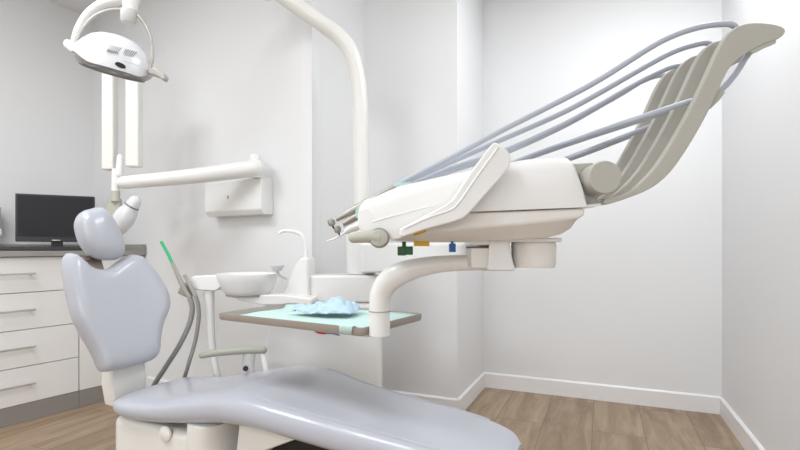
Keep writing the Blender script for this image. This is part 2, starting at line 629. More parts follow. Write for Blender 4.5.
# curved lift column in front of the cover
rings = []
for z, a0_, a1_, w in [(0.04, 0.24, 0.50, 0.17), (0.12, 0.245, 0.47, 0.17), (0.20, 0.26, 0.445, 0.172), (0.27, 0.285, 0.43, 0.175), (0.33, 0.30, 0.43, 0.178), (0.362, 0.30, 0.44, 0.178)]:
    ring = []
    for j in range(24):
        th = 2 * math.pi * j / 24
        c, s = math.cos(th), math.sin(th)
        ring.append(ch((a0_ + a1_) / 2 + math.copysign(abs(c) ** 0.6, c) * (a1_ - a0_) / 2, 0.005 + math.copysign(abs(s) ** 0.5, s) * (w + 0.018), z))
    rings.append(ring)
obj('lift_column', loft(B(), rings), M_cream, chair)
nb = ch(0, -0.13, 0)
obj('link_housing', prism(B(), [on_plane(x, y, nb, N) for x, y in [(240, 412), (270, 419.5), (300, 427.5), (318, 433.5), (300, 438), (262, 452), (232, 486)]], N * 0.25), M_cream, chair, bevel=0.006)
nb = ch(0, -0.152, 0)
obj('under_gap_shade', prism(B(), [on_plane(x, y, nb, N) for x, y in [(243, 410), (244, 417.5), (270, 423), (300, 430), (302, 424)]], N * 0.30), M_rubber, chair)  # black plate standing in for the shaded gap between cushion and base
nb = ch(0, -0.06, 0)
obj('motor_cover', prism(B(), [on_plane(x, y, nb, N) for x, y in [(250, 446), (292, 430), (319, 434), (327, 441), (318, 470), (250, 500)]], N * 0.18), M_rubber, chair, bevel=0.006)
base_prism('foot_plate', [(-0.02, -0.15), (0.80, -0.11), (0.88, -0.05), (0.88, 0.09), (0.80, 0.15), (-0.02, 0.19)], 0.001, 0.028, M_rubber, 0.008)

# armrest on the far side
an = 0.30
ax_ = P(230, 352, 2.02)
pad = [P(202, 355.5, 1.95), P(215, 353.0, 1.955), P(232, 351.2, 1.96), P(250, 350.0, 1.97), P(263, 349.9, 1.98)]
arm = obj('armrest', tube(B(), pad, [0.013, 0.0155, 0.0165, 0.0172, 0.0172], n=16, squash=0.95, rounded=True), M_arm, chair)
bm = B()
tube(bm, [P(249.5, 353, 1.97), P(248.5, 364, 1.97), P(248.5, 376, 1.97), P(249, 396, 1.97)], [0.026, 0.025, 0.025, 0.025], n=14, squash=0.5)
obj('armrest_post', bm, M_ringlight, arm)
bm = B()
tube(bm, [P(262, 353, 1.98), P(266, 370, 1.98), P(270, 392, 1.98)], [0.011, 0.012, 0.012], n=12)
obj('armrest_strut', bm, M_white, arm)
obj('pivot_screw', lathe(B(), [(0, -0.006), (0.010, -0.006), (0.011, 0.0), (0.009, 0.006), (0, 0.007)], P(245.5, 368.5, 1.953), V((0, -1, 0)), n=16), M_rubber, arm)

# ------------------------------------------------------------------ cuspidor unit
D1 = 2.14
unit = thing('cuspidor_unit', 'white dental side unit with spittoon bowl behind the tray', 'dental unit', V((-0.36, 2.3, 0)))


def zpx(y, d):
    return H - (y - HY) * d / F


def xpx(x, d):
    return (x - HX) * d / F


xl, xr = xpx(264, D1), xpx(381, D1)
zt_ = zpx(275.5, D1)
zd = zpx(303, D1)
bm = B()
box(bm, V(((xl + xr) / 2, D1 + 0.105, zd / 2 + 0.001)), (xr - xl, 0.21, zd - 0.004))
obj('unit_body', bm, M_white, unit, bevel=0.02, seg=4)
# upper column block on the right, meeting the pole
xq = xpx(307.5, D1)
bm = box(B(), V(((xq + xr) / 2, D1 + 0.105, (zd + zt_) / 2 + 0.0005)), (xr - xq, 0.205, zt_ - zd))
obj('column_block', bm, M_white, unit, bevel=0.012, seg=4)
# tower that holds the water spout
TO = [(308.5, 304), (308.5, 258), (302, 257.5), (298, 260), (293, 268), (286, 287), (280, 295), (270, 299), (270, 304)]
out = [P(x, y, D1 - 0.03) for x, y in TO]
obj('spout_tower', prism(B(), out, V((0.0, 0.17, 0))), M_white, unit, bevel=0.014, seg=4)
bm = tube(B(), [P(305.5, 262, 2.16), P(305.8, 250, 2.16), P(304, 241, 2.16), P(300, 233.8, 2.16), P(291, 231, 2.16), P(283, 231, 2.16), P(279, 233.2, 2.16)],
          [0.011, 0.0095, 0.009, 0.0085, 0.008, 0.008, 0.008], n=14)
obj('water_spout', bm, M_white, unit)
# bowl
bc = P(248, 274, 2.08)
px1 = 2.08 / F
bm = lathe(B(), [(0.018, -21 * px1), (21 * px1, -20 * px1), (24.5 * px1, -15.5 * px1), (28.5 * px1, -6 * px1), (30 * px1, -1.0 * px1), (30 * px1, 0.6 * px1), (28.8 * px1, 0.6 * px1),
                 (27.5 * px1, -3 * px1), (23 * px1, -12 * px1), (12 * px1, -17 * px1), (0.0, -18 * px1)], bc, n=48)
bowl_ = obj('spittoon_bowl', bm, M_white, unit, ang=60)
obj('bowl_seal', lathe(B(), [(0.02, -21.6 * px1), (20.8 * px1, -21.6 * px1), (21.3 * px1, -20.9 * px1), (20.6 * px1, -20.2 * px1), (0.02, -20.2 * px1)], bc, n=40), M_taupe, bowl_)
DO = [(230, 294.8), (284, 294.8), (312, 299), (312, 305), (262, 305), (240, 301), (232, 297.5)]
out = [P(x, y, 2.02) for x, y in DO]
obj('bowl_deck', prism(B(), out, V((0, 0.20, 0))), M_white, unit, bevel=0.008, seg=3)
bm = B()
fc = P(277, 268.5, 2.03)
lathe(bm, [(0.0, -0.012), (0.018, -0.012), (0.031, 0.010), (0.031, 0.014), (0.027, 0.014), (0.0, 0.0)], fc, n=24)
tube(bm, [fc + V((0, 0, -0.011)), fc + V((0.004, 0.03, -0.03)), fc + V((0.03, 0.06, -0.05))], 0.006, n=10)
obj('cup_holder', bm, M_pad, unit)
# logo: red and blue wave on the front of the body
def wave(px0, px1_, ys, wd):
    top, bot = [], []
    n = 14
    for i in range(n + 1):
        t_ = i / n
        x = px0 + (px1_ - px0) * t_
        y = ys(t_)
        w = wd * math.sin(math.pi * min(1, max(0.03, t_))) ** 0.7 + 0.15
        top.append(P(x, y - w, D1 - 0.0025))
        bot.append(P(x, y + w, D1 - 0.0025))
    return top + bot[::-1]


obj('logo_red_wave', prism(B(), wave(314.5, 328, lambda t_: 331.6 + 2.6 * t_ - 0.9 * t_ * t_, 1.25), V((0, 0.004, 0))), M_red, unit)
obj('logo_blue_wave', prism(B(), wave(326, 340, lambda t_: 333.3 - 0.9 * math.sin(t_ * 2.6) + 3.0 * t_ * t_, 0.95), V((0, 0.004, 0))), M_logoblue, unit)
# pole collar
DP = 2.255
pc = P(361.5, 275, DP)
pc.z = 0
rc = 15.2 * DP / F
zc0, zc1 = zt_ + 0.002, zpx(226, DP)
bm = lathe(B(), [(rc * 0.97, zc0), (rc, zc0 + 0.004), (rc, zc1 - 0.006), (rc * 0.9, zc1), (0.03, zc1 + 0.004)], pc, n=36)
hub_bm = bm

# assistant's holder: bracket arm with post
D2 = 2.10
bm = prism(B(), [P(x, y, D2 - 0.03) for x, y in [(191, 277.5), (194, 276), (219, 275), (221, 277), (220, 288), (215, 291), (192, 290), (189, 286)]], V((0, 0.07, 0)))
holder = obj('holder_block', bm, M_white, unit, bevel=0.008, seg=3)
bm = tube(B(), [P(209, 290.5, D2), P(209.5, 298, D2), P(211, 330, D2), P(213, 352, D2), P(218, 378, D2), P(226, 395, D2 + .04), P(256, 402, D2 + 0.07), P(272, 402, D2 + 0.10)],
          [0.027, 0.021, 0.0165, 0.0155, 0.016, 0.018, 0.02, 0.02], n=16)
obj('holder_post', bm, M_white, holder)
bm = box(B(), P(187.2, 290.3, D2 - 0.022), (0.058, 0.036, 0.052), M=Matrix.Rotation(math.radians(25), 4, 'Y'))
obj('handpiece_clip', bm, M_taupe, holder, bevel=0.006)


def suction(name, label, tip, body, hose, mtip, rt, rb, rh):
    t = thing(name, label, 'suction handpiece', body[-1], None)
    obj('suction_tip', tube(B(), tip, rt, n=12), mtip, t)
    obj('handpiece_body', tube(B(), body, rb, n=14), M_taupe, t)
    obj('suction_hose', tube(B(), hose, rh, n=12), M_hosegrey, t)
    return t


yy = D2 - 0.065
suction('suction_handpiece', 'suction handpiece with a long bright green tip clipped in the side holder',
        [P(161, 241.5, yy), P(167, 252, yy), P(172.3, 263, yy)],
        [P(172.3, 263, yy), P(176, 271, yy), P(180, 280, yy), P(185.5, 291, yy), P(190, 298, yy)],
        [P(190, 298, yy), P(192.3, 309, yy), P(189, 325, yy), P(179, 346, yy), P(165, 368, yy), P(153, 388, yy), P(150, 410, yy + 0.06), P(175, 425, yy + 0.12), P(262, 420, D1 + 0.03)],
        M_green, 0.0066, [0.0066, 0.0082, 0.0098, 0.0105, 0.0098], 0.0108)
yy2 = D2 - 0.06
suction('suction_handpiece', 'short taupe suction handpiece without tip, clipped right of the green-tipped one',
        [P(184.5, 274.8, yy2), P(186, 277.5, yy2), P(187.5, 280.5, yy2)],
        [P(187.5, 280.5, yy2), P(191, 287, yy2), P(195.5, 296, yy2)],
        [P(195.5, 296, yy2), P(198.3, 306, yy2), P(198.5, 320, yy2), P(195, 342, yy2), P(188, 366, yy2), P(184, 384, yy2 + 0.05), P(192, 400, yy2 + 0.12), P(262, 410, D1 + 0.03)],
        M_taupe, 0.0075, [0.0078, 0.0092, 0.009], 0.0085)

# ------------------------------------------------------------------ operating lamp on its pole
DL = 1.70
lamp = thing('operating_lamp', 'white round dental operating lamp on a bent pole', 'lamp', pc + V((0, 0, zc1)))
pole = [P(361, 225.0, DP), P(360.7, 180, DP), P(360.3, 120, DP), P(359.5, 92, DP), P(356.5, 70, DP), P(350, 50, DP), P(339, 36.5, DP), P(322, 23.5, DP - 0.02), P(300, 8, DP - 0.04), P(270, -14, DP - 0.07)]
bm = tube(B(), pole, [0.0355] * 5 + [0.037, 0.038, 0.038, 0.038, 0.038], n=22)
obj('lamp_pole', bm, M_cream, lamp)
obj('pole_joint', lathe(B(), [(0, -0.06), (0.04, -0.06), (0.046, -0.05), (0.046, 0.05), (0.04, 0.06), (0, 0.06)], P(266, -17, DP - 0.075), n=24), M_cream, lamp)
bm = tube(B(), [P(266, -20, DP - 0.075), P(215, -40, DP - 0.25), P(160, -46, DL + 0.05), P(141, -40, DL), P(134.5, -22, DL), P(131, 0, DL), P(129.5, 11, DL)],
          [0.033, 0.032, 0.031, 0.030, 0.029, 0.026, 0.022], n=18)
obj('lamp_arm', bm, M_cream, lamp)
lx = V((math.cos(math.radians(13)), 0, -math.sin(math.radians(13))))   # across the lamp
ltilt = math.radians(6)
ly = V((0, math.cos(ltilt), math.sin(ltilt)))
lz = lx.cross(ly)
lc = P(115.0, 59.8, DL)
q = DL / F
bm = lathe(B(), [(0.0, 23.5 * q), (9 * q, 23 * q), (17 * q, 21 * q), (24 * q, 17 * q), (30 * q, 10.5 * q), (34.5 * q, 4 * q), (36.6 * q, -2 * q), (36.8 * q, -4.5 * q), (35.6 * q, -4.5 * q), (35.0 * q, 0), (0, 10 * q)],
           lc, lz, lx, n=64, sy=0.95)
for vv in bm.verts:
    x_, y_, z_ = (vv.co - lc).dot(lx) / q, (vv.co - lc).dot(ly) / q, (vv.co - lc).dot(lz) / q
    sm = lambda t_: max(0, min(1, t_)) ** 2 * (3 - 2 * max(0, min(1, t_)))
    if z_ < 14:
        vv.co -= lz * (8.0 * q * sm((x_ + 24) / 26) * sm((6 - y_) / 22) * sm((8 - z_) / 9) * (1 if z_ < -1 or y_ * y_ + x_ * x_ > 1150 else 0))
head = obj('lamp_head', bm, M_lampwhite, lamp, ang=55)
bm = lathe(B(), [(0, -2 * q), (35.2 * q, -2.5 * q), (35.2 * q, -5 * q), (33.8 * q, -8.5 * q), (30.5 * q, -11.5 * q), (28.6 * q, -12.6 * q), (27 * q, -12.3 * q), (26 * q, -10 * q), (0, -8.5 * q)], lc, lz, lx, n=64, sy=0.95)
obj('lamp_bezel', bm, M_bezel, head, ang=55)
bm = lathe(B(), [(0.0, -8.8 * q), (26 * q, -10.3 * q), (26 * q, -11.0 * q), (16 * q, -10.6 * q), (0, -10 * q)], lc, lz, lx, n=40, sy=0.95)
lens = obj('lens', bm, M_lens, head)
obj('lens_gasket', lathe(B(), [(29.6 * q, -12.0 * q), (29.0 * q, -13.4 * q), (27.6 * q, -13.4 * q), (26.8 * q, -12.0 * q)], lc, lz, lx, n=48, sy=0.95), M_hosegrey, head)
for xx, yy_ in [(-18, -9), (-10, -16), (-2, 4), (8, -14), (16, -2)]:
    obj('reflector', lathe(B(), [(0, -10.5 * q), (4.4 * q, -10.5 * q), (4.0 * q, -12.0 * q), (0, -12.5 * q)], lc + lx * xx * q + ly * yy_ * q, lz, lx, n=16), M_lens, lens)


def on_shell(px, py):
    """where the line of sight meets the lamp shell"""
    dg = bpy.context.evaluated_depsgraph_get()
    o_ = V((0, 0, H))
    d_ = (P(px, py, 1.0) - o_).normalized()
    mw_ = head.matrix_world
    loc = ROOT[head]
    ok, hit, nr, ix = head.ray_cast(o_ - loc, d_)
    return (hit + loc, nr) if ok else (P(px, py, DL - 0.1), V((0, -1, 0)))


bpy.context.view_layer.update()
hit, nr = on_shell(120.5, 65.3)
ex = (lx - nr * lx.dot(nr)).normalized()
obj('sensor_window', lathe(B(), [(0, -0.002), (4.6 * q, -0.002), (4.4 * q, 0.002), (0, 0.0025)], hit, nr, ex, n=24, sy=0.52), M_black, head)
for cx_, cy_, nn in [(114, 49, 6), (129.5, 53, 6)]:
    bm = B()
    for i in range(nn):
        hit, nr = on_shell(cx_ - 5 + i * 2.0, cy_ - 0.9 + i * 0.45)
        ex = (lx - nr * lx.dot(nr)).normalized()
        box(bm, hit, (0.75 * q, 8.5 * q, 0.002), M=frame(ex, nr.cross(ex), nr))
    obj('vent_slots', bm, M_hosegrey, head)
# yoke: thin grey ring and the cream fork behind it
yk = [P(75.5, 50, DL), P(77, 41, DL), P(83, 29, DL), P(92, 18.5, DL), P(103, 12, DL), P(116, 9.5, DL), P(128, 11.5, DL), P(139, 17, DL), P(147, 28, DL), P(152, 43, DL), P(152.5, 57, DL), P(150, 69, DL)]
obj('yoke', tube(B(), yk, 1.6 * q, n=12), M_ring, lamp)
fk = [P(73, 43, DL + 0.03), P(78, 29, DL + 0.03), P(88, 14, DL + 0.03), P(102, 4, DL + 0.03), P(118, 0, DL + 0.03), P(131, -2, DL + 0.02)]
obj('fork', tube(B(), fk, [2.5 * q, 3.4 * q, 4 * q, 4.5 * q, 5 * q, 5.5 * q], n=16, rounded=True), M_white, lamp)
obj('yoke_knob', lathe(B(), [(0, -11.5 * q), (5.5 * q, -11.0 * q), (7.2 * q, -8.5 * q), (7.3 * q, -1 * q), (7 * q, 1.5 * q), (0, 2 * q)], P(128.5, 12, DL - 0.01), n=28), M_ringlight, lamp)
hl = prism(B(), [P(x, y, DL - 0.04) for x, y in [(62, 41.5), (65, 38.3), (71, 39.5), (81, 49), (83, 55), (79, 57.5), (67, 49.5), (62.5, 45.5)]], V((0, 0.03, 0)))
obj('lamp_handle', hl, M_pad, lamp, bevel=0.006)
hl = prism(B(), [P(x, y, DL - 0.02) for x, y in [(148, 68), (153.5, 66.5), (164, 73.5), (165.5, 77), (163, 80.3), (156, 75.5), (147.5, 73)]], V((0, 0.03, 0)))
obj('lamp_handle', hl, M_ring, lamp, bevel=0.005)

# ------------------------------------------------------------------ x-ray machine on the rear left wall
def wallpt(px, py, off=0.0):
    """point on the rear left wall (off metres in front of it)"""
    return on_plane(px, py, K + (-uc) * off, uc)


xr_ = thing('x_ray_machine', 'white wall-mounted dental x-ray machine with a long folding arm', 'x-ray machine', wallpt(240, 215))
p00 = wallpt(205, 200, 0.086) + uc * 0.086
p10 = wallpt(273.5, 197, 0.0)
wl_ = (p10 - p00)
wlen = V((wl_.x, wl_.y, 0)).length
wd_ = V((wl_.x, wl_.y, 0)).normalized()
zb_, zt_2 = wallpt(240, 216.5).z, wallpt(240, 182.5).z
prof = [(0, zb_), (0.068, zb_), (0.088, zb_ + 0.026), (0.087, zt_2 - 0.008), (0.080, zt_2), (0, zt_2)]
p00.z = 0
bm = prism(B(), [p00 - uc * (x + 0.001) + V((0, 0, z)) for x, z in prof], wd_ * wlen)
wb = obj('wall_box', bm, M_white, xr_, bevel=0.010, seg=4)
k = wallpt(228, 197.3, 0.088)
obj('indicator', lathe(B(), [(0, -0.001), (0.010, -0.001), (0.010, 0.003), (0, 0.003)], k, -uc, n=16, sx=0.6), M_seam, wb)
# horizontal swing arm
DA = 2.44
ar = [P(256, 168.2, 2.44), P(240, 170.2, 2.44), P(185, 177.0, 2.44), P(124, 182.6, 2.44)]
obj('swing_arm', tube(B(), ar, [8.6 * DA / F, 8.4 * DA / F, 7.4 * DA / F, 6.4 * DA / F], n=20, rounded=True), M_white, xr_)
bm = lathe(B(), [(0, 0), (0.03, 0), (0.032, 0.01), (0.032, 0.10), (0.028, 0.115), (0, 0.118)], V((P(256, 168, 2.47).x, 2.455, zt_2 - 0.004)), n=24)
obj('arm_pivot', bm, M_white, xr_)
# folded scissor arm, two beams
def beam(x0, x1, y0, y1, d):
    w = (x1 - x0) * d / F
    return box(B(), P((x0 + x1) / 2, (y0 + y1) / 2, d + 0.03), (w, 0.055, (y1 - y0) * d / F))


obj('scissor_beam', beam(127.5, 141, 66, 168, DA), M_cream, xr_, bevel=0.01, seg=4)
obj('scissor_beam', beam(104, 116, 66, 171, DA), M_cream, xr_, bevel=0.01, seg=4)
bm = box(B(), P(122.5, 66, DA + 0.03), (34 * DA / F, 0.05, 12 * DA / F))
obj('elbow_joint', bm, M_cream, xr_, bevel=0.015, seg=4)
obj('arm_hinge', tube(B(), [P(120, 157, DA), P(119, 174, DA)], [0.014, 0.018], n=18, smooth=False, rounded=True), M_white, xr_)
obj('drop_rod', tube(B(), [P(116, 169, DA), P(115.5, 176, DA), P(115.5, 192, DA)], 3.6 * DA / F, n=16), M_white, xr_)
obj('rod_collar', tube(B(), [P(115.5, 191, DA), P(115.5, 201.5, DA)], 4.1 * DA / F, n=16, smooth=False), M_sage, xr_)
fo = [(110, 196), (114, 194), (119, 199.5), (120, 222), (117, 229), (111, 221), (105, 211)]
obj('head_fork', prism(B(), [P(x, y, DA + 0.0) for x, y in fo], V((0, 0.03, 0))), M_sage, xr_, bevel=0.006)
t0, t1 = P(119, 226, DA - 0.03), P(137.5, 197.5, DA - 0.03)
dd = t1 - t0
Lh = dd.length
bm = lathe(B(), [(0, -0.05), (0.028, -0.047), (0.042, -0.02), (0.049, 0.02), (0.051, 0.055), (0.046, 0.085), (0.036, 0.110), (0.033, 0.125), (0.031, 0.148), (0.024, 0.168), (0.011, 0.176), (0, 0.177)], t0, dd, n=32)
th_ = obj('tube_head', bm, M_lampwhite, xr_)
obj('dark_ring', lathe(B(), [(0.032, 0.116), (0.0362, 0.117), (0.036, 0.123), (0.032, 0.124)], t0, dd, n=32), M_bracket, th_)

# ------------------------------------------------------------------ delivery unit over the chair
Y0 = 1.0
dl = thing('instrument_delivery_unit', 'white over-patient instrument unit on a swivel arm, hovering right of the chair', 'dental unit', P(520, 268, 1.16))
YN, YF = 1.0, 1.29


def near(px, py, d=YN):
    return P(px, py, d)


obj('pole_hub', hub_bm, M_white, dl)


# lower tub: loft along its length: px, top of tub, chamfer line, bottom
def hp(px, py, y):
    """pixel read on the near face, moved to depth y without change of size"""
    p = near(px, py)
    return V((p.x, y, p.z))


TUB = [(386, 222, 230, 238.5), (400, 218, 231.5, 240), (420, 212, 232, 240.5), (450, 211.5, 230, 241), (480, 212, 227, 240.5),
       (520, 210.5, 224, 239), (555, 209, 220, 237), (568, 208.5, 218.5, 234), (579, 208, 217.5, 227.5), (586, 207.8, 215.5, 217)]
rings = []
for px, yt, ym, yb in TUB:
    inset = 0.02
    rings.append([hp(px, yt, YN + 0.004), hp(px, ym, YN + 0.004), hp(px, yb, YN + 0.05), hp(px, yb, YF - 0.05), hp(px, ym, YF - 0.004), hp(px, yt, YF - 0.004)])
tub = obj('lower_shell', loft(B(), rings), M_shell, dl, bevel=0.006)
# upper cover: px, bottom seam, rim top, deck height
COV = [(358, 226, 210, 223), (359.3, 229, 204.5, 226), (362, 232, 201.5, 228), (368, 235.5, 198, 230), (378, 238.5, 194, 224), (388, 239.8, 189.5, 215), (400, 238.5, 184.5, 206), (412, 233.5, 181.8, 199), (426, 227, 178.6, 193),
       (440, 220.5, 175.2, 188), (455, 215, 172, 181), (470, 212, 168.6, 174), (500, 210.8, 162.2, 164.5), (530, 209.6, 157.2, 158), (555, 208.6, 154.8, 155), (567, 208.2, 154.6, 154.8), (572, 208, 156.2, 156.4), (576, 207.8, 161, 161), (579, 207.6, 169, 169), (582, 207.5, 181, 181), (584.5, 207.4, 193, 193), (586, 207.2, 204, 204)]
rings = []
for px, ys, yr, yd in COV:
    h = ys - yr
    r_ = min(0.03, h * 0.4 / F)
    ring = [hp(px, ys, YN - 0.004), hp(px, ys - h * 0.35, YN - 0.006), hp(px, yr + h * 0.28, YN - 0.003), hp(px, yr + h * 0.08, YN + 0.010), hp(px, yr, YN + 0.026),
            hp(px, yr, YN + 0.040), hp(px, yd - 0.2, YN + 0.052), hp(px, yd, YN + 0.07), hp(px, yd, YF - 0.05),
            hp(px, yd + h * 0.1, YF - 0.02), hp(px, yd + min(h, 26) * 0.5, YF + 0.002), hp(px, ys, YF + 0.004)]
    rings.append(ring)
cov = obj('top_cover', loft(B(), rings), M_white, dl, bevel=0.004, seg=2, ang=50)
# raised trim line on the cover's front
ln = [hp(372.5, 222.2, YN - 0.005), hp(388, 217.5, YN - 0.006), hp(405, 213, YN - 0.006), hp(420, 209, YN - 0.006), hp(438, 205, YN - 0.006)]
obj('front_ridge', tube(B(), ln, [0.0022, 0.0022, 0.0022, 0.002, 0.001], n=8), M_white, cov)
# round knob group at the nose
D_ = YN - 0.02
kn = B()
tube(kn, [P(353.5, 238, D_), P(362, 237.2, D_), P(372, 236.8, D_), P(378.5, 238, D_)], [0.0105, 0.0115, 0.013, 0.014], n=16, rounded=True)
g = obj('grip_knob', kn, M_sage, dl)
obj('knob_disc', lathe(B(), [(0, -0.02), (0.0185, -0.02), (0.0195, -0.01), (0.0195, 0.004), (0.017, 0.010), (0, 0.013)], P(379, 238.3, D_), V((0, -1, 0)), n=28, sy=0.93), M_sage, g)
obj('knob_shadow_ring', lathe(B(), [(0.0195, -0.012), (0.0212, -0.012), (0.0212, -0.004), (0.0195, -0.004)], P(379.3, 238.0, D_), V((0, -1, 0)), n=28), M_taupe, g)
# side handle: bent slab
YH = YN - 0.055
HOUT = [(493, 143), (496, 142), (507, 149.5), (510.5, 154), (511, 161), (508.5, 169), (498, 181), (470, 212.5), (463, 218.5), (453, 222), (425, 229.5), (402, 237.3), (399.2, 236.5), (399.5, 229),
        (425, 215.5), (446, 204.5), (453, 198.5), (470, 173)]
hdl = obj('side_handle', prism(B(), [P(x, y, YH) for x, y in HOUT], V((0, 0.045, 0))), M_white, dl, bevel=0.004, seg=3)
ri = [P(498, 147.5, YH - 0.0008), P(478, 175, YH - 0.0008), P(458, 203.5, YH - 0.0008), P(449, 210.5, YH - 0.0008), P(430, 217, YH - 0.0008), P(404, 228.5, YH - 0.0008)]
obj('handle_ridge', tube(B(), ri, 0.0022, n=8, k=6), M_white, hdl)
# hinge for the instrument arms
obj('hinge_block', prism(B(), [hp(x, y, YN + 0.03) for x, y in [(572, 161), (599.5, 159.5), (600, 165), (603.5, 194), (603.5, 202), (588, 206.2), (575, 206)]], V((0, 0.25, 0))), M_beige, dl, bevel=0.004)
hc = P(605.5, 177, YN - 0.03)
rr_ = 16.6 * (YN - 0.03) / F
hinge = obj('hinge_drum', lathe(B(), [(0, 0.0), (rr_ - 0.002, 0.0), (rr_, 0.002), (rr_, 0.056), (0, 0.056)], hc, V((0, 1, 0)), n=40), M_beige, dl)
# lip under the arms
obj('arm_lip', prism(B(), [hp(x, y, YN + 0.01) for x, y in [(586.5, 204.5), (604, 202.5), (620, 199), (622, 200.5), (606, 204.6), (590, 207.2), (586.5, 206.8)]], V((0, 0.26, 0))), M_white, dl)
# four instrument arms
AO = [(603, 199), (612, 197.5), (622, 195), (631, 190), (641, 181), (655, 165.5), (672, 139), (690, 106), (705, 75), (714, 55), (721, 42), (729, 32), (739, 26.5), (752, 24.8), (766, 25.6), (777, 28),
      (781.5, 31.5), (781, 36), (775, 40.5), (762, 45.5), (745, 54), (733, 63), (725, 72), (716, 91), (704, 116), (690, 141), (675, 164), (663, 178), (650, 188), (634, 195.5), (612, 203.2), (603, 204.5)]
ARM_Y = [1.0, 1.08, 1.16, 1.24]
for i, y in enumerate(ARM_Y):
    th = 0.020
    o_ = catmull([hp(x, yy_, y - th / 2) for x, yy_ in AO], 2, closed=True)
    a_ = obj('instrument_arm', prism(B(), o_, V((0, th, 0))), M_beige, dl, bevel=0.003, seg=2)
    # hose guide under the arm's tip
    gd = [hp(x, yy_, y - 0.007) for x, yy_ in [(746, 53), (752, 49.5), (758, 46), (764, 43), (774, 40), (773, 44.5), (765, 47.5), (760, 50.5), (752, 54)]]
    obj('hose_guide', prism(B(), gd, V((0, 0.014, 0))), M_sage, a_)
    gd = [hp(x, yy_, y + 0.003) for x, yy_ in [(706, 110), (717, 92), (722, 88), (726, 92), (722, 98), (712, 108)]]
    obj('arm_rib', prism(B(), gd, V((0, 0.005, 0))), M_sage, a_)

# silicone rests between the instruments
bm = prism(B(), [P(x, y, 1.05) for x, y in [(355.3, 211), (357, 207), (361.5, 203.5), (362, 214), (356, 218)]], V((0, 0.018, 0)))
obj('silicone_rest', bm, M_teal, dl)
bm = prism(B(), [P(x, y, 1.05) for x, y in [(396, 185.5), (400, 182.8), (409, 181.8), (416, 184.5), (416, 189.5), (397, 195)]], V((0, 0.018, 0)))
obj('silicone_rest', bm, M_teal, dl)

# pivot under the head
YP = 1.15
pw = YP / F
obj('pivot_plate', box(B(), P(524, 240.3, YP), (60 * pw, 0.12, 4 * pw)), M_white, dl, bevel=0.003)
obj('pivot_drum', lathe(B(), [(0, 0), (20 * pw, 0), (21.3 * pw, 0.006), (21.8 * pw, 23 * pw), (21.3 * pw, 25 * pw), (20.8 * pw, 25.4 * pw), (20.8 * pw, 27.5 * pw), (0, 27.5 * pw)], P(533.5, 267.5, YP), n=40), M_shell, dl)
obj('pivot_seam', lathe(B(), [(21.0 * pw, 0), (21.6 * pw, 0), (21.6 * pw, 1.2 * pw), (21.0 * pw, 1.2 * pw)], P(533.5, 241.2, YP), n=40), M_taupe, dl)
bm = B()
rings = []
for y, x0, x1 in [(271, 486.5, 515), (268, 486.5, 515), (262, 487.5, 513), (250, 488.5, 510.5), (243, 489, 509.5), (239.5, 489.5, 511)]:
    rings.append([P(x0, y, YP - 0.055), P(x1, y, YP - 0.055), P(x1, y, YP + 0.055), P(x0, y, YP + 0.055)])
obj('pivot_block', loft(B(), rings), M_white, dl, bevel=0.006)
obj('pivot_flange', box(B(), P(478, 242, YP), (21 * pw, 0.10, 6.5 * pw)), M_white, dl, bevel=0.004)
obj('arm_socket', box(B(), P(478, 257.5, YP), (19 * pw, 0.085, 19.5 * pw)), M_shell, dl, bevel=0.003)
obj('socket_seam', box(B(), P(477.5, 247, YP), (18.4 * pw, 0.0865, 1.3 * pw)), M_gap, dl)
# curved tray arm with its stub
stub = [P(379.5, 335, 1.28), P(379.5, 318, 1.28), P(379.5, 304, 1.28), P(381, 294, 1.28), P(387, 283, 1.275), P(398, 274.5, 1.26), P(415, 268.5, 1.24), P(438, 264.3, 1.22), P(465, 262.8, 1.19), P(492, 262.5, 1.165)]
rw = [10.6, 10.6, 10.6, 11, 11.8, 11.8, 10.0, 8.4, 7.6, 7.6]
obj('tray_arm', tube(B(), stub, [r * 1.25 / F for r in rw], n=22), M_white, dl)
obj('arm_seam', tube(B(), [P(379.5, 311.6, 1.28), P(379.5, 310.4, 1.28)], 10.75 * 1.28 / F, n=22, smooth=False), M_seam, dl)
# spring arm back to the pole
rings = []
for px, y0, y1, d in [(368, 244, 272.9, 2.22), (392, 243, 272.2, 1.98), (430, 243, 270, 1.65), (470, 243, 267, 1.35), (498, 243.5, 265, 1.17)]:
    w = 0.045 if d > 1.9 else 0.036
    sd_ = V((0.9, 0.42, 0)).normalized() * w
    rings.append([P(px, y1, d) - sd_, P(px, y1, d) + sd_, P(px, y0, d) + sd_, P(px, y0, d) - sd_])
obj('spring_arm', loft(B(), rings), M_white, dl, bevel=0.010)
# coloured plugs below the nose
YK = 1.08
kz = lambda x0, x1, y0, y1, w=0.02, d=YK: box(B(), P((x0 + x1) / 2, (y0 + y1) / 2, d), ((x1 - x0) * d / F, w, (y1 - y0) * d / F))
bm = kz(397.5, 406, 246.5, 255.5)
box(bm, P(409, 250.6, YK), (7.6 * YK / F, 0.022, 8.4 * YK / F))
box(bm, P(404, 244.2, YK), (4 * YK / F, 0.012, 5 * YK / F))
o = obj('green_plug', bm, M_dkgreen, dl, bevel=0.002)
bm = kz(413.8, 429.3, 240.6, 246.2)
o = obj('yellow_plug', bm, M_yellow, dl, bevel=0.001)
bm = tube(B(), [P(413, 234, YH + 0.05), P(418, 232.4, YH + 0.05), P(425.5, 229.6, YH + 0.05)], [0.0045, 0.0055, 0.0055], n=10)
obj('yellow_stick', bm, M_yellow, dl)
bm = kz(449.2, 455.3, 243.5, 252)
box(bm, P(452.2, 242, YK), (2.4 * YK / F, 0.008, 4 * YK / F))
box(bm, P(452.2, 240.8, YK), (6 * YK / F, 0.012, 1.8 * YK / F))
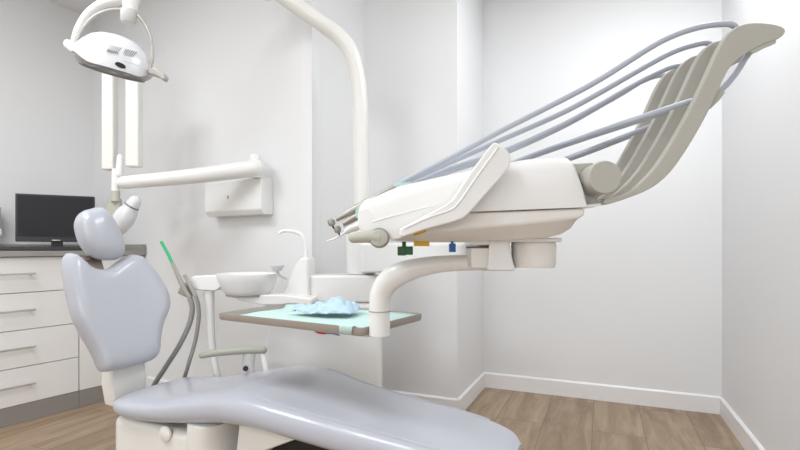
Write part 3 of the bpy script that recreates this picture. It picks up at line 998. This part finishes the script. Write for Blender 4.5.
obj('blue_plug', bm, M_blue, dl, bevel=0.001)

# ------------------------------------------------------------------ handpieces with their hoses
G = 'handpieces on the instrument unit'
LEFT_Y = [1.085, 1.13, 1.18, 1.225]


def hose_path(i, start, mids):
    y = ARM_Y[i]
    top = [hp(x, yy_, y) for x, yy_ in [(714, 39), (725, 28.5), (738, 22.8)]]
    # over the tip, down behind, and back to the unit
    yb = y + 0.018
    back = [hp(748, 21.0, y), hp(768, 22.2, y + 0.004)]
    return start + mids + top


def run(i, pts_up, name='hose'):
    return tube(B(), pts_up, 0.0062, n=12, k=6)


spec = []
for i, y in enumerate(ARM_Y):
    yl = LEFT_Y[i]
    sc_ = y / YN
    tailp = [(395, 187.5), (395, 187.5), (404, 187.2), (404, 187.2)][i]
    tail = P(tailp[0], tailp[1] - 0.5 * i, yl)
    # image positions of the upper run for each hose
    imgs = [[(410, 178.2), (450, 158), (500, 131.5), (560, 101), (600, 79.5), (650, 47.8), (675, 35), (700, 27), (720, 24.3), (733, 25.2)],
            [(410, 180), (450, 162.5), (500, 140.5), (560, 114), (600, 92.7), (650, 64), (675, 51.2), (695, 44.8), (708, 43.3)],
            [(414, 183), (450, 168.5), (500, 152.5), (560, 126), (600, 104.5), (625, 90), (650, 76.5), (672, 67), (690, 65.2)],
            [(420, 184), (450, 171.5), (500, 155), (560, 128), (600, 106), (622, 93.5), (642, 81.5), (658, 75.8), (673, 75)]][i]
    up = [tail]
    for j, (x, yy_) in enumerate(imgs):
        f_ = j / (len(imgs) - 1)
        up.append(P(x, yy_, yl + (y + 0.0185 - yl) * min(1, f_ * 1.3)))
    # down inside the groove behind the arm's tip, out below it and back to the unit
    g = y + 0.021
    up += [hp(750, 31, g), hp(761, 38, g), hp(758, 47, g), hp(752, 55, g), hp(744, 68, g), hp(732, 82.5, g), hp(716, 94.5, g)]
    if i < 2:
        up += [P(690, 101.5 + 2.5 * i, g), P(650, 114.5 + 2.5 * i, g), P(615, 126 + 2.5 * i, y + 0.07), P(575, 140 + 2 * i, 1.30 + 0.03 * i), P(540, 152 + 2 * i, 1.325 + 0.03 * i), P(505, 166, 1.325 + 0.03 * i)]
    else:
        up += [P(690, 107 + i, g), P(655, 124.5 + 2 * (i - 2), g), P(615, 140 + 2 * (i - 2), y + 0.06), P(577, 154.5 + 2 * (i - 2), 1.31 + 0.025 * (i - 2)), P(540, 168, 1.325 + 0.025 * (i - 2))]
    spec.append((tail, up))


HPS = [('turbine handpiece', 'silver turbine handpiece with the highest tip over the unit nose', M_steel),
       ('turbine handpiece', 'silver turbine handpiece with the lower of two round metal tips', M_steel),
       ('syringe', 'white air-water syringe with a thin bent nozzle at the unit nose', M_white),
       ('micromotor handpiece', 'grey handpiece farthest back on the unit, mostly behind the nose', M_steel)]
TIPS = [((331.5, 222.5), (336, 219.5), (362, 205.5)), ((337.5, 229.5), (343, 224.5), (364, 212.5)), ((327.5, 241), (341, 234.5), (362, 223)), ((352, 216), (356, 213.5), (368, 206.5))]
for i in range(4):
    tail, up = spec[i]
    (tx, ty), (nx, ny), (bx_, by_) = TIPS[i]
    d = LEFT_Y[i]
    tip, nk, bd = P(tx, ty, d), P(nx, ny, d), P(bx_, by_, d)
    nm = HPS[i][0].replace(' ', '_')
    nm = 'air_water_syringe' if i == 2 else nm
    t = thing(nm, HPS[i][1], HPS[i][0], bd, G)
    if i == 2:
        obj('nozzle', tube(B(), [tip, P(334, 238.8, d), P(341, 235, d), P(346, 232, d)], [0.0016, 0.002, 0.0026, 0.003], n=10), M_handle, t)
        obj('body', tube(B(), [P(345, 232.5, d), P(351, 228.8, d), bd, tail], [0.006, 0.009, 0.0095, 0.008], n=16), M_white, t)
    else:
        obj('body', tube(B(), [nk, nk.lerp(bd, 0.4), bd, bd.lerp(tail, 0.5), tail], [0.0058, 0.0082, 0.0095, 0.0095, 0.008], n=16), M_tool, t)
        ax = (nk - bd).normalized()
        hz_ = V((0.35, 0, -0.94)).normalized()
        obj('head', lathe(B(), [(0, -0.008), (0.0065, -0.008), (0.0082, -0.004), (0.0085, 0.003), (0.007, 0.007), (0, 0.0085)], tip, hz_, n=20), M_tool, t)
        obj('bur', tube(B(), [tip + hz_ * 0.008, tip + hz_ * 0.015], [0.0024, 0.0016], n=10, smooth=False), M_rubber, t)
    obj('hose', run(i, up), M_hose, t)

# ------------------------------------------------------------------ bracket tray
ZT = 0.722


def at_z(px, py, z):
    d = (H - z) * F / (py - HY)
    return P(px, py, d)


TL, TN_ = at_z(217.5, 314.3, ZT), at_z(362.5, 330, ZT)
tx_ = (TN_ - TL)
tlen = tx_.length
tx_.normalize()
ty_ = V((-tx_.y, tx_.x, 0))
twid = 0.34
tray = thing('instrument_tray', 'rectangular steel instrument tray carried on the curved arm', 'tray', TL + tx_ * tlen / 2 + ty_ * twid / 2 - Z * 0.02)


def tr(x, y, z):
    return TL + tx_ * x + ty_ * y + Z * z


def rr(x0, x1, y0, y1, z, r, n=5):
    pts_ = []
    for cx, cy, a0_ in [(x1 - r, y1 - r, 0), (x0 + r, y1 - r, 90), (x0 + r, y0 + r, 180), (x1 - r, y0 + r, 270)]:
        for j in range(n + 1):
            a = math.radians(a0_ + 90 * j / n)
            pts_.append(tr(cx + r * math.cos(a), cy + r * math.sin(a), z))
    return pts_


bm = loft(B(), [rr(0.004, tlen - 0.004, 0.004, twid - 0.004, -0.018, 0.010), rr(0.0, tlen, 0.0, twid, -0.012, 0.012), rr(0, tlen, 0, twid, 0.005, 0.012),
                rr(0.004, tlen - 0.004, 0.004, twid - 0.004, 0.005, 0.010), rr(0.008, tlen - 0.008, 0.008, twid - 0.008, -0.012, 0.010)])
obj('tray_pan', bm, M_traysteel, tray)
bm = box(B(), tr(tlen * 0.74, twid * 0.28, -0.0235), (0.29, 0.11, 0.009), M=frame(tx_, ty_, Z))
obj('tray_rail', bm, M_shell, tray, bevel=0.004)
sb = P(379.5, 326, 1.28)
e_ = tr(tlen - 0.03, 0.05, -0.012)
bm = B()
bx0 = tr(tlen + 0.002, 0.03, -0.0)
mid = (bx0 + sb) / 2
mid.z = sb.z
dx_ = (sb - bx0)
dx_.z = 0
L_ = dx_.length
dx_.normalize()
box(bm, mid + dx_ * 0.004, (L_ - 0.006, 0.05, 0.046), M=frame(dx_, V((-dx_.y, dx_.x, 0)), Z))
obj('tray_bracket', bm, M_white, dl, bevel=0.01)
# mint paper liner with a flap over the near rim
bm = B()
NX, NY = 36, 22
grid = []
for j in range(NY + 1):
    row = []
    for i in range(NX + 1):
        x = 0.012 + (tlen - 0.024) * i / NX
        y = 0.012 + (twid - 0.024) * j / NY
        z = -0.0105 + 0.0035 * abs(noise.noise(V((x * 9, y * 9, 0))))
        e = min(i, NX - i, j, NY - j)
        if e < 2 and j > NY - 3:
            z += 0.012 * (2 - e) / 2
        row.append(bm.verts.new(tr(x, y, z)))
    grid.append(row)
for j in range(NY):
    for i in range(NX):
        bm.faces.new((grid[j][i], grid[j][i + 1], grid[j + 1][i + 1], grid[j + 1][i]))
# flap
fx0, fx1 = tlen - 0.085, tlen - 0.022
fl_ = []
for k_, (yy_, zz_) in enumerate([(0.016, -0.005), (0.0105, 0.0045), (0.003, 0.0085), (-0.003, 0.006), (-0.0045, -0.015)]):
    fr = 0.012 * k_ / 4
    fl_.append([bm.verts.new(tr(fx0 + fr + (fx1 - fx0 - 2 * fr) * i / 6, yy_ - 0.0005, zz_)) for i in range(7)])
for a_, b_ in zip(fl_, fl_[1:]):
    for i in range(6):
        bm.faces.new((a_[i], a_[i + 1], b_[i + 1], b_[i]))
lin = obj('tray_liner', bm, M_liner)
tag(lin, 'mint green paper cover lining the steel instrument tray', 'paper cover')
sol = lin.modifiers.new('thickness', 'SOLIDIFY')
sol.thickness = 0.0008

# crumpled pale blue disposable on the tray
bm = B()
cl = at_z(327, 314, ZT - 0.005)
NX, NY = 60, 36
grid = []
for j in range(NY + 1):
    row = []
    for i in range(NX + 1):
        a, b = i / NX * 2 - 1, j / NY * 2 - 1
        w = 0.105 * (1 + 0.18 * math.sin(3.1 * a + 1) * b)
        x = a * w
        y = b * 0.062 * (1 - 0.35 * a * a + 0.25 * a)
        fold = (1 - abs(noise.noise(V((a * 1.7 + b * 0.9, b * 2.6 - a, 1.7))) * 2)) * 0.016 + abs(noise.noise(V((a * 4, b * 3, 4.7)))) * 0.018
        edge = max(0, 1 - max(abs(a), abs(b)) ** 4)
        z = 0.003 + 1.35 * (0.006 + fold) * (0.35 + 0.65 * edge) + 0.020 * max(0, a) * edge + 0.012 * max(0, math.sin(a * 4 + b * 2)) * edge
        p = cl + tx_ * (x * 0.95) + ty_ * (y + 0.25 * x) + Z * z
        row.append(bm.verts.new(p))
    grid.append(row)
for j in range(NY):
    for i in range(NX):
        bm.faces.new((grid[j][i], grid[j][i + 1], grid[j + 1][i + 1], grid[j + 1][i]))
cloth = obj('disposable_cloth', bm, M_cloth, ang=180)
tag(cloth, 'crumpled pale blue disposable cloth lying on the mint tray cover', 'cloth')
sol = cloth.modifiers.new('thickness', 'SOLIDIFY')
sol.thickness = 0.001

# ------------------------------------------------------------------ light and camera
def area(name, loc, sx, sy, power, col=(1, 1, 1), rot=(0, 0, 0)):
    l = bpy.data.lights.new(name, 'AREA')
    l.shape = 'RECTANGLE'
    l.size, l.size_y = sx, sy
    l.energy = power
    l.color = col
    o = bpy.data.objects.new(name, l)
    o.location = loc
    o.rotation_euler = rot
    C.objects.link(o)
    return o


rz = math.radians(-23)
cl_ = (0.945, 0.975, 1.0)
for x_, y_, e_ in [(1.06, 1.8, 19), (-1.05, 0.75, 18), (-2.0, 1.3, 24), (-1.6, -1.2, 30)]:
    area('ceiling_light', (x_, y_, HC - 0.02), 0.7, 0.7, e_, cl_, (0, 0, rz))
# unseen soft fill added behind the camera to flatten the light
area('frontal_fill', (-1.5, -2.35, 1.45), 2.6, 1.7, 38, (0.94, 0.975, 1.0), (math.radians(90), 0, math.radians(-12)))

w = bpy.data.worlds.new('world')
w.use_nodes = True
w.node_tree.nodes['Background'].inputs[0].default_value = (0.9, 0.95, 1, 1)
w.node_tree.nodes['Background'].inputs[1].default_value = 0.2
bpy.context.scene.world = w

cam = bpy.data.cameras.new('camera')
cam.sensor_width = 36
cam.lens = F / 800 * 36
cam.shift_y = (HY - 225) / 800
cam.clip_start = 0.02
co = bpy.data.objects.new('camera', cam)
co.location = (0, 0, H)
co.rotation_euler = (math.radians(90), 0, 0)
C.objects.link(co)
sc = bpy.context.scene
sc.camera = co
sc.view_settings.view_transform = 'Standard'
sc.view_settings.look = 'None'
sc.view_settings.gamma = 1
sc.view_settings.use_curve_mapping = False
sc.view_settings.exposure = 0.1
